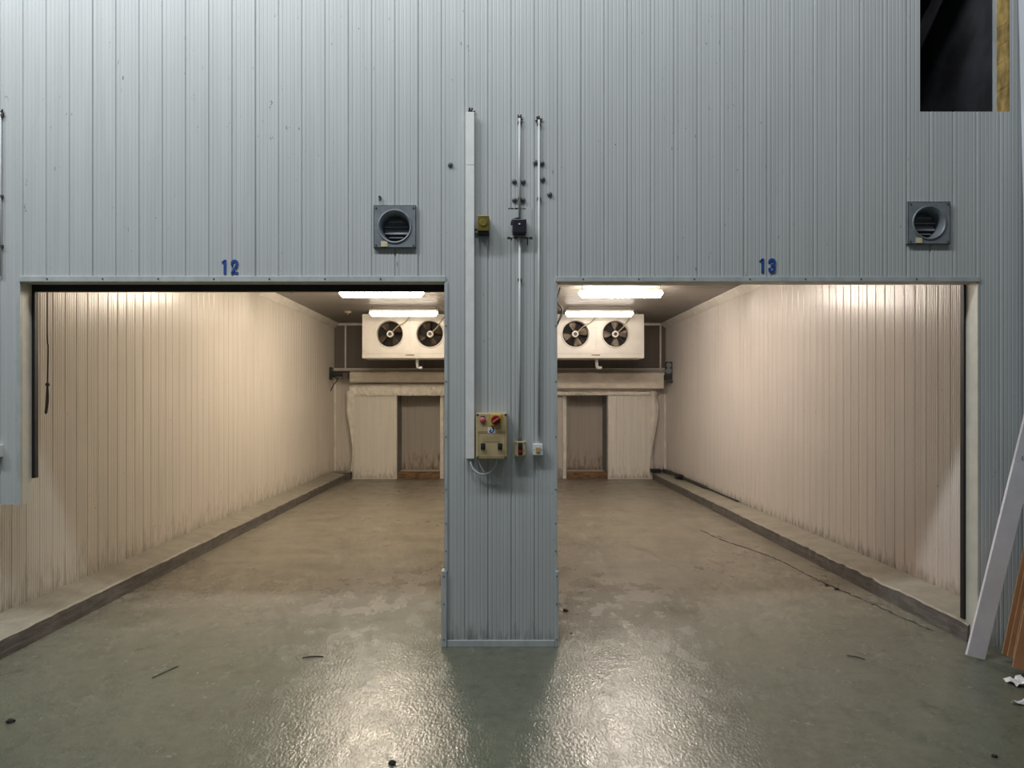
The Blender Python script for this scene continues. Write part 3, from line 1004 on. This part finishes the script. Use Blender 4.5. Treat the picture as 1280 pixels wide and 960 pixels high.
# door numbers --------------------------------------------------------------
def stroke(bm, pts, th, sc, ox, oz):
    y0, y1 = -0.0045, 0.004
    for a, b in zip(pts[:-1], pts[1:]):
        y0 -= 0.00012
        A = Vector((ox + a[0] * sc, 0, oz + a[1] * sc)); D = Vector((ox + b[0] * sc, 0, oz + b[1] * sc)) - A
        n = Vector((-D.z, 0, D.x)).normalized() * th * sc / 2
        vs_ = []
        for y in (y0, y1):
            vs_.append([bm.verts.new((p.x, y, p.z)) for p in (A + n, A - n, A + D - n, A + D + n)])
        f, g = vs_
        bm.faces.new(f); bm.faces.new(g[::-1])
        for i in range(4):
            bm.faces.new((f[i], f[(i + 1) % 4], g[(i + 1) % 4], g[i]))
    for p in pts[1:-1]:
        y0 -= 0.00012
        cyl(bm, (ox + p[0] * sc, y0, oz + p[1] * sc), (ox + p[0] * sc, y1, oz + p[1] * sc), th * sc / 2, None, 14)
def arc(cx, cy, rx, ry, a0, a1, n=10):
    return [(cx + rx * math.cos(math.radians(a0 + (a1 - a0) * i / n)), cy + ry * math.sin(math.radians(a0 + (a1 - a0) * i / n))) for i in range(n + 1)]
def number(txt, xs, zb, h, label):
    e = empty('door_number', (xs[0], YF, zb))
    tag(e, label, 'number')
    for ch, x in zip(txt, xs):
        bm = B()
        ox = x - xs[0]
        if ch == '1':
            stroke(bm, [(0.23, 0.0), (0.23, 1.0)], 0.18, h, ox, 0)
            stroke(bm, [(0.02, 0.80), (0.20, 0.90)], 0.13, h, ox, 0)
        elif ch == '2':
            stroke(bm, [(0.09, 0.63), (0.09, 0.80)] + arc(0.25, 0.80, 0.16, 0.12, 180, 0)[1:] + [(0.41, 0.70), (0.37, 0.55), (0.14, 0.20), (0.10, 0.08)], 0.18, h, ox, 0)
            stroke(bm, [(0.01, 0.08), (0.50, 0.08)], 0.165, h, ox, 0)
        elif ch == '3':
            stroke(bm, [(0.09, 0.66), (0.09, 0.80)] + arc(0.25, 0.80, 0.16, 0.12, 180, 0)[1:] + [(0.41, 0.62), (0.36, 0.54), (0.18, 0.51)], 0.18, h, ox, 0)
            stroke(bm, [(0.18, 0.51), (0.36, 0.48), (0.41, 0.38)] + arc(0.25, 0.20, 0.16, 0.12, 0, -180) + [(0.09, 0.35)], 0.18, h, ox, 0)
        obj('digit', bm, M['blue'], e)
number('12', (fx(277.2), fx(288.9)), fz(342.8), 18 / PX, 'blue stencilled number 12 above the left doorway')
number('13', (fx(949), fx(960.2)), fz(341.3), 18 / PX, 'blue stencilled number 13 above the right doorway')

# trunking -------------------------------------------------------------------
def at_front(name, px, py, label, cat, group=None):
    e = empty(name, (fx(px), YF, fz(py)))
    return tag(e, label, cat, group)
e = at_front('cable_trunking', 588, 573, 'long white vertical cable trunking running up the central pillar', 'trunking')
zt, zj, zb = (573 - 143) / PX, (573 - 209) / PX, 0.0
bm = B(); box(bm, -0.027, 0.027, -0.042, 0.012, zb, zj - 0.001, bev=0.003); obj('lower_length', bm, M['plastic_white'], e)
bm = B(); box(bm, -0.027, 0.027, -0.042, 0.012, zj + 0.001, zt, bev=0.003); obj('upper_length', bm, M['plastic_white'], e)
bm = B()
for i in range(9):
    a = random.uniform(0, 2 * PI)
    cyl(bm, (random.uniform(-0.015, 0.015), 0.0, zt + 0.004), (0.03 * math.cos(a), -0.012, zt + 0.018 + 0.022 * math.sin(a)), 0.006, 0.003, 6)
obj('torn_sealant', bm, M['rope'], e)

# conduits
def conduit(px, y0, y1, label, r=0.0075, clips=(), topdirt=True, drift=0.0):
    e = at_front('conduit_pipe', px, y1, label, 'conduit', 'thin grey conduits on the front wall')
    L = (y1 - y0) / PX
    bm = B()
    tube(bm, [(drift, -0.014, 0), (drift * 0.5, -0.014, L / 2), (0, -0.014, L)], r, 10)
    obj('pipe', bm, M['conduit'], e, smooth=True)
    for c in clips:
        z = (y1 - c) / PX
        bm = B(); box(bm, -0.012, 0.015, -0.020, 0.006, z - 0.010, z + 0.010, bev=0.003); obj('clip', bm, M['screw'], e)
    if topdirt:
        bm = B()
        for i in range(8):
            a = random.uniform(0, 2 * PI)
            cyl(bm, (0, -0.006, L), (0.024 * math.cos(a), -0.010, L + 0.004 + 0.024 * math.sin(a)), 0.008, 0.004, 6)
        obj('torn_sealant', bm, M['rope'], e)
conduit(649.3, 149, 275, 'thin conduit coming down to the small black box on the wall', clips=(154, 249))
conduit(649.5, 296, 550, 'thin conduit from the small black box to the push button station', clips=(350,), topdirt=False, drift=0.0)
conduit(673.5, 151, 555, 'long thin conduit down to the white light switch', clips=(156, 249))
conduit(2.0, 142, 345, 'thin dark-clipped conduit at the far left edge of the wall', clips=(145, 246, 308))

# olive box
e = at_front('alarm_box', 604.5, 295, 'small olive yellow box beside the white cable trunking', 'box')
bm = B(); box(bm, -0.037, 0.037, -0.085, 0.012, 0.012, 0.114, bev=0.005); obj('case', bm, M['olive'], e)
bm = B(); box(bm, -0.037, 0.037, -0.078, 0.012, 0.0, 0.011, bev=0.002); obj('base', bm, M['black'], e)
bm = B(); cyl(bm, (0, -0.084, 0.066), (0, -0.090, 0.066), 0.026, 0.022, 24); obj('lens', bm, M['olive_l'], e)
bm = B(); cyl(bm, (-0.062, -0.02, 0.038), (-0.036, -0.02, 0.038), 0.009, None, 10); obj('cable_gland', bm, M['screw'], e)

# patch plate and black box
e = at_front('patch_plate', 649, 297, 'thin grey patch sheet with torn edges behind the black box', 'plate')
bm = B(); box(bm, -0.082, 0.082, -0.0035, 0.0025, 0.0, 0.188); obj('sheet', bm, M['front'], e)
bm = B()
for k_ in range(14):
    x = random.uniform(-0.082, 0.07); L_ = random.uniform(0.01, 0.03)
    zz = random.choice((0.0, 0.188))
    box(bm, x, x + L_, -0.005, 0.0, zz - 0.003, zz + random.uniform(0.001, 0.004))
box(bm, 0.052, 0.058, -0.005, 0.0, -0.045, 0.0)
obj('torn_edge', bm, M['rope'], e)
e = at_front('junction_box', 649, 294.5, 'small square blue-black box on the grey patch sheet', 'box')
bm = B(); box(bm, -0.045, 0.045, -0.068, -0.0036, 0.0, 0.092, bev=0.006); obj('case', bm, M['navyblack'], e)
bm = B(); cyl(bm, (0, -0.067, 0.058), (0, -0.074, 0.058), 0.007, 0.005, 12); obj('indicator', bm, M['conduit'], e)
bm = B(); tube(bm, smooth_path([(0.0, -0.02, 0.105), (-0.02, -0.028, 0.104), (-0.045, -0.03, 0.09), (-0.05, -0.03, 0.06)]), 0.007, 8); obj('cable', bm, M['navyblack'], e)

# bolt caps
for i, (px, py, lab) in enumerate(((563, 206, 'single grey bolt cap left of the white trunking'),
        (669.5, 203, 'grey bolt cap left of the long conduit, high up'), (677.3, 204, 'grey bolt cap right of the long conduit, topmost'),
        (678.3, 224, 'grey bolt cap right of the long conduit, second down'), (687, 243, 'grey bolt cap furthest right, below the others by the long conduit'),
        (642.7, 227, 'upper left of four bolt caps around the short conduit'), (654, 227, 'upper right of four bolt caps around the short conduit'),
        (643, 250, 'lower left of four bolt caps around the short conduit'), (653.7, 250, 'lower right of four bolt caps around the short conduit'))):
    bm = B()
    lathe(bm, [(0.017, 0.0), (0.0165, -0.006), (0.012, -0.012), (0.006, -0.016), (0.0005, -0.017)], 0, 0, 0, 16)
    cyl(bm, (0, -0.013, 0), (0, -0.021, 0), 0.006, 0.005, 6)
    o = obj('bolt_cap', bm, M['bolt'], None, loc=(fx(px), YF, fz(py)))
    tag(o, lab, 'bolt', 'bolt caps above the black box')
# hook above left vent
bm = B()
cyl(bm, (0, 0.004, 0), (0, -0.02, 0), 0.010, 0.008, 8)
tube(bm, [(0, -0.015, 0), (0.003, -0.022, -0.015), (0.0, -0.012, -0.024)], 0.004, 6)
tag(obj('wall_hook', bm, M['dark'], None, loc=(fx(475), YF, fz(247))), 'tiny dark hook just above the left duct vent', 'hook')

# control panel ---------------------------------------------------------------
e = at_front('control_panel', 614.7, 572.5, 'beige electrical control box with red and yellow switch on the pillar', 'control box')
W2, H_ = 0.099, 0.295
bm = B(); box(bm, -W2, W2, -0.075, 0.012, 0, H_, bev=0.004); obj('back_box', bm, M['beige'], e)
bm = B(); box(bm, -W2 + 0.001, W2 - 0.001, -0.105, -0.0765, 0.002, H_ - 0.002, bev=0.006); cover = obj('cover', bm, M['beige'], e)
bm = B()
t_ = 0.0025
for z0_, z1_ in ((0.168, 0.172), (0.016, 0.020), (0.176, 0.179)):
    box(bm, -W2 + 0.014, W2 - 0.014, -0.1065, -0.104, z0_, z1_)
for x in (-W2 + 0.014, W2 - 0.018):
    box(bm, x, x + 0.004, -0.1065, -0.104, 0.016, 0.172)
obj('cover_ridge', bm, M['beige_d'], cover)
for sx in (-1, 1):
    for sz in (0.012, H_ - 0.012):
        bm = B(); box(bm, sx * (W2 - 0.010) - 0.007, sx * (W2 - 0.010) + 0.007, -0.1068, -0.100, sz - 0.007, sz + 0.007, bev=0.002); obj('corner_screw', bm, M['screw'], cover)
bm = B(); box(bm, -0.055, 0.055, -0.1066, -0.104, 0.110, 0.146); obj('legend_plate', bm, M['beige_d'], cover)
ZP = lambda py: (572.5 - py) / PX
XP = lambda px: (px - 614.7) / PX
il = empty('indicator_lamp', (XP(604), -0.105, ZP(524.5))); il.parent = e
bm = B(); box(bm, -0.013, 0.013, -0.004, 0.002, 0.008, 0.026); obj('lamp_plate', bm, M['screw'], il)
bm = B(); lathe(bm, [(0.020, 0.001), (0.019, -0.008), (0.013, -0.014), (0.0005, -0.016)], 0, 0, 0, 20); obj('lens', bm, M['redlamp'], il, smooth=True)
sw = empty('main_switch', (XP(620), -0.105, ZP(524.5))); sw.parent = e
bm = B(); box(bm, -0.034, 0.034, -0.012, 0.001, -0.036, 0.036, bev=0.003); obj('switch_plate', bm, M['yellow'], sw)
bm = B(); lathe(bm, [(0.030, -0.010), (0.030, -0.028), (0.026, -0.032), (0.0005, -0.032)], 0, 0, 0, 28); obj('knob', bm, M['red'], sw)
bm = B(); box(bm, -0.024, 0.024, -0.042, -0.030, -0.006, 0.006, bev=0.003)
bmesh.ops.rotate(bm, verts=bm.verts, cent=(0, 0, 0), matrix=Matrix.Rotation(math.radians(-35), 3, 'Y'))
obj('handle', bm, M['redlamp'], sw)
lg = empty('logo_sticker', (XP(614.7), -0.105, ZP(537))); lg.parent = e
bm = B(); box(bm, -0.024, 0.024, -0.0016, 0.0005, -0.018, 0.018); obj('sticker', bm, M['plastic_white'], lg)
bm = B()   # blue rounded mark: open ring with a slanted top stroke
def strip2(bm, pts, th):
    for a, b in zip(pts[:-1], pts[1:]):
        A, D = Vector((a[0], 0, a[1])), Vector((b[0] - a[0], 0, b[1] - a[1]))
        n_ = Vector((-D.z, 0, D.x)).normalized() * th / 2
        bm.faces.new([bm.verts.new((p.x, -0.0024, p.z)) for p in (A + n_, A - n_, A + D - n_, A + D + n_)])
strip2(bm, [(-0.001, 0.004), (-0.008, 0.000), (-0.012, -0.006), (-0.010, -0.011), (0.004, -0.012), (0.010, -0.008), (0.013, 0.002), (0.014, 0.014)], 0.0075)
strip2(bm, [(0.004, 0.0125), (0.017, 0.0125)], 0.006)
obj('blue_mark', bm, M['blue'], lg)
for px in (604.2, 625):
    rs = empty('rotary_switch', (XP(px), -0.105, ZP(557))); rs.parent = e
    bm = B(); box(bm, -0.014, 0.014, -0.004, 0.001, -0.018, 0.022, bev=0.002); obj('switch_plate', bm, M['dark'], rs)
    bm = B(); lathe(bm, [(0.013, -0.002), (0.012, -0.018), (0.0005, -0.019)], 0, 0, -0.002, 16); obj('knob', bm, M['black'], rs)
    bm = B(); box(bm, -0.003, 0.003, -0.026, -0.017, -0.012, 0.009); obj('lever', bm, M['dark'], rs)
bm = B()
tube(bm, smooth_path([(XP(588), -0.018, ZP(571)), (XP(588.5), -0.028, ZP(578)), (XP(593), -0.032, ZP(587)), (XP(602), -0.036, ZP(592)), (XP(612), -0.040, ZP(590)), (XP(619), -0.042, ZP(582)), (XP(621), -0.042, ZP(572))], 8), 0.0065, 10)
obj('looped_cable', bm, M['conduit'], e, smooth=True)
bm = B()
tube(bm, smooth_path([(XP(598), -0.02, ZP(573)), (XP(601), -0.022, ZP(582)), (XP(606), -0.024, ZP(590))], 6), 0.004, 8)
obj('thin_cable', bm, M['conduit'], e, smooth=True)

# push button station
e = at_front('push_button_station', 650, 570, 'small beige push button box with black and red buttons', 'button box')
bm = B(); box(bm, -0.036, 0.036, -0.062, 0.012, 0, 0.098, bev=0.005); obj('case', bm, M['beige'], e)
bm = B(); box(bm, -0.014, 0.014, -0.066, -0.058, 0.012, 0.090, bev=0.002); obj('button_plate', bm, M['dark'], e)
bm = B(); lathe(bm, [(0.014, 0), (0.013, -0.010), (0.0005, -0.011)], 0, -0.064, 0.064, 18); obj('black_button', bm, M['black'], e)
bm = B(); lathe(bm, [(0.013, 0), (0.012, -0.008), (0.0005, -0.009)], 0, -0.064, 0.034, 18); obj('red_button', bm, M['red'], e)
bm = B(); cyl(bm, (0, -0.02, 0.097), (0, -0.02, 0.118), 0.013, 0.011, 12); obj('gland', bm, M['bolt'], e)
for sx in (-1, 1):
    for z in (0.009, 0.089):
        bm = B(); cyl(bm, (sx * 0.028, -0.061, z), (sx * 0.028, -0.0645, z), 0.004, None, 8); obj('screw', bm, M['screw'], e)
# light switch
e = at_front('light_switch', 672, 568.5, 'white light switch with amber rocker on the right of pillar', 'switch')
bm = B(); box(bm, -0.032, 0.032, -0.046, 0.012, 0, 0.074, bev=0.004); obj('case', bm, M['plastic_white'], e)
bm = B(); box(bm, -0.0145, 0.0145, -0.053, -0.045, 0.020, 0.052, bev=0.002); obj('rocker', bm, M['rocker'], e)
for sx in (-1, 1):
    bm = B(); cyl(bm, (sx * 0.025, -0.045, 0.036), (sx * 0.025, -0.0475, 0.036), 0.003, None, 8); obj('screw', bm, M['screw'], e)
# socket at far left
e = at_front('wall_socket', 1.0, 571, 'white socket box at the far left edge of the wall', 'socket')
bm = B(); box(bm, -0.03, 0.016, -0.045, 0.012, 0, 0.080, bev=0.004); obj('case', bm, M['plastic_white'], e)
bm = B(); box(bm, -0.018, 0.004, -0.049, -0.044, 0.02, 0.06, bev=0.002); obj('rocker', bm, M['conduit'], e)

# ================================================================== RIGHT CORNER: leaning boards
# tall glossy white panel
e = empty('tall_white_panel', (3.43, 4.40, 0.0))
tag(e, 'tall glossy bluish white panel standing at the right edge of the photo', 'panel')
bm = B(); box(bm, 0, 0.7, -0.03, 0.03, 0.012, 4.6, bev=0.004); o = obj('sheet', bm, M['gloss_white'], e)
bm = B(); box(bm, 0.0, 0.7, -0.034, -0.0285, 1.74, 1.748); obj('joint', bm, M['dark'], e)
e.rotation_euler = (math.radians(-1.0), math.radians(-0.6), 0)
e.location = (3.375, 4.46, 0.0)

# white plank with a hole
e = empty('leaning_plank', (3.005, 4.42, 0.0))
tag(e, 'pale lilac white plank with a round hole leaning by the right doorway', 'plank')
Wp, Lp = 0.114, 1.68
hz = 1.265
bm = B()
hw = Wp / 2
plate_hole(bm, -hw, hw, hz - hw, hz + hw, -0.009, 0.0, hz, 0.020, 24)
plate_hole(bm, -hw, hw, hz - hw, hz + hw, 0.009, 0.0, hz, 0.020, 24)
lathe(bm, [(0.020, -0.009), (0.020, 0.009)], 0, 0, hz, 24)
for sx in (-hw, hw):
    bm.faces.new([bm.verts.new(p) for p in ((sx, -0.009, hz - hw), (sx, 0.009, hz - hw), (sx, 0.009, hz + hw), (sx, -0.009, hz + hw))])
box(bm, -hw, hw, -0.009, 0.009, 0.0, hz - hw)
box(bm, -hw, hw, -0.009, 0.009, hz + hw, Lp)
obj('plank_body', bm, M['plank'], e)
e.rotation_euler = (math.radians(-2.0), math.radians(15.2), 0)
e.location = (2.925, 4.37, 0.0165)

# brown boards
specs = [(3.045, 4.300, 20, 11.5, 'rearmost of the thin brown boards leaning in the right corner'),
         (3.050, 4.262, 20, 11.3, 'middle thin brown board leaning in the right corner'),
         (3.055, 4.224, 20, 11.0, 'third thin brown board leaning in the right corner'),
         (2.955, 4.09, 24, 11.0, 'front brown board with the widest visible face at right edge')]
for i, (x, y, yaw, tilt, lab) in enumerate(specs):
    e = empty('brown_board', (x, y, 0.0))
    tag(e, lab, 'board', 'brown boards leaning in the right corner')
    Wb, Lb = 0.30, (0.68 if i < 3 else 0.80)
    bm = B(); box(bm, 0.0, Wb, -0.003, 0.003, 0, Lb); obj('face', bm, M['board'], e)
    bm = B(); box(bm, -0.0015, Wb + 0.0015, 0.003, 0.013, -0.0005, Lb); obj('core', bm, M['board_edge'], e)
    R_ = Matrix.Rotation(math.radians(-yaw), 4, 'Z') @ Matrix.Rotation(math.radians(-6), 4, 'X') @ Matrix.Rotation(math.radians(tilt), 4, 'Y')
    low = min((R_ @ Vector((a, b, 0))).z for a in (0, Wb) for b in (-0.003, 0.013))
    e.rotation_euler = R_.to_euler()
    e.location.z = -low + 0.001
    if i < 3: e.location.z = -low + 0.001

# plastic scraps
def scrap(x0, x1, y0, y1, label, n=12, hgt=0.03, taper=0.0):
    bm = B()
    g = []
    for i in range(n + 1):
        row = []
        for j in range(6):
            u, v = i / n, j / 5
            wv = (1 - taper) + taper * u
            row.append(bm.verts.new(((x1 - x0) * u + random.uniform(-.008, .008), (y0 - y1) / 2 + (y1 - y0) * (0.5 + (v - 0.5) * wv) + random.uniform(-.006, .006), 0.004 + hgt * abs(random.gauss(0.3, 0.4)))))
        g.append(row)
    for a, b in zip(g[:-1], g[1:]):
        for k in range(5): bm.faces.new((a[k], a[k + 1], b[k + 1], b[k]))
    o = obj('plastic_scrap', bm, M['scrap'], None, loc=(x0, (y0 + y1) / 2, 0))
    md = o.modifiers.new('thick', 'SOLIDIFY'); md.thickness = 0.002
    tag(o, label, 'plastic scrap', 'white plastic scraps on the floor at right')
scrap(2.87, 3.10, 3.94, 4.05, 'crumpled white plastic scrap on the floor nearest the brown boards')
scrap(2.69, 2.98, 3.66, 3.80, 'pointed white plastic scrap on the floor at the right edge', taper=0.85)

# ================================================================== FLOOR LITTER
def fl(px, py):
    d = 1419.2 / (py - 500)
    return ((px - 625) * d / 887, d)
def lump(px, py, r, label, name='debris_lump', mat=None):
    x, y = fl(px, py)
    bm = B()
    bmesh.ops.create_icosphere(bm, subdivisions=2, radius=r)
    for v in bm.verts:
        v.co *= random.uniform(0.65, 1.2)
        v.co.z = max(v.co.z * 0.55, -r * 0.3)
    o = obj(name, bm, mat or M['debris'], None, loc=(x, y, r * 0.3))
    tag(o, label, 'debris')
lump(707, 764, 0.022, 'black lump on the floor right of the pillar foot')
lump(714, 792, 0.010, 'tiny dark crumb on the floor close to the right pillar guard')
lump(490, 955, 0.018, 'dark crumb on the floor at the bottom edge left of centre')
lump(1046, 737, 0.022, 'dark lump on the floor crack in room 13, furthest from the doorway')
lump(1033, 732, 0.016, 'small dark crumb beside the floor crack in room 13')
lump(1243, 946, 0.014, 'dark crumb on the floor at the bottom right')
lump(13, 903, 0.022, 'dark lump on the floor at the lower left edge')
def stick(p0, p1, r, label):
    a, b = fl(*p0), fl(*p1)
    c = ((a[0] + b[0]) / 2, (a[1] + b[1]) / 2)
    bm = B()
    tube(bm, smooth_path([(a[0] - c[0], a[1] - c[1], 0), (0.006, 0.006, 0.003), (b[0] - c[0], b[1] - c[1], 0)]), r, 6)
    tag(obj('thin_stick', bm, M['debris'], None, loc=(c[0], c[1], r)), label, 'stick')
stick((378, 823), (404, 821.5), 0.004, 'thin dark stick on the floor in front of room 12')
stick((190, 848), (223, 833), 0.0025, 'thin dark wire scrap on the floor at lower left')
stick((1059, 820), (1081, 825), 0.003, 'thin dark splinter on the floor in front of room 13')
# ragged raised edge of old coating in room 13
bm = B()
pts = [fl(*p) for p in ((876, 663), (905, 676), (948, 690), (985, 706), (1020, 724), (1060, 742), (1095, 757), (1125, 771), (1165, 789))]
P3 = smooth_path([(x, y, 0.0) for x, y in pts], 10)
for i, p in enumerate(P3):
    p.x += random.uniform(-0.010, 0.010)
tube(bm, P3, [random.uniform(0.003, 0.009) for _ in P3], 5)
tag(obj('coating_ridge', bm, M['debris']), 'ragged dark ridge of lifted floor coating along the kerb in room 13', 'coating')
# wet black hose and rag at the far end of right kerb
e = empty('black_hose', (3.30, 13.2, 0.15))
tag(e, 'black hose and rag lying on the kerb at the back of room 13', 'hose')
bm = B(); tube(bm, smooth_path([(-0.02, 1.0, 0.03), (0.03, 0.5, 0.03), (0.04, -0.2, 0.03), (0.05, -1.6, 0.025), (0.055, -3.2, 0.022)]), [0.045] * 8 + [0.035] * 9 + [0.028] * 8 + [0.012] * 8, 8); obj('hose', bm, M['dark'], e, smooth=True)
bm = B()
bmesh.ops.create_icosphere(bm, subdivisions=3, radius=0.13)
for v in bm.verts:
    v.co = Vector((v.co.x * 0.55, v.co.y * 1.6, max(v.co.z * 0.5, -0.02))) * random.uniform(0.75, 1.15)
obj('rag', bm, M['black'], e, loc=(0.0, -0.15, 0.03))
bm = B(); box(bm, -0.28, -0.08, 0.95, 1.1, 0.0, 0.07, bev=0.015); obj('black_fitting', bm, M['black'], e)
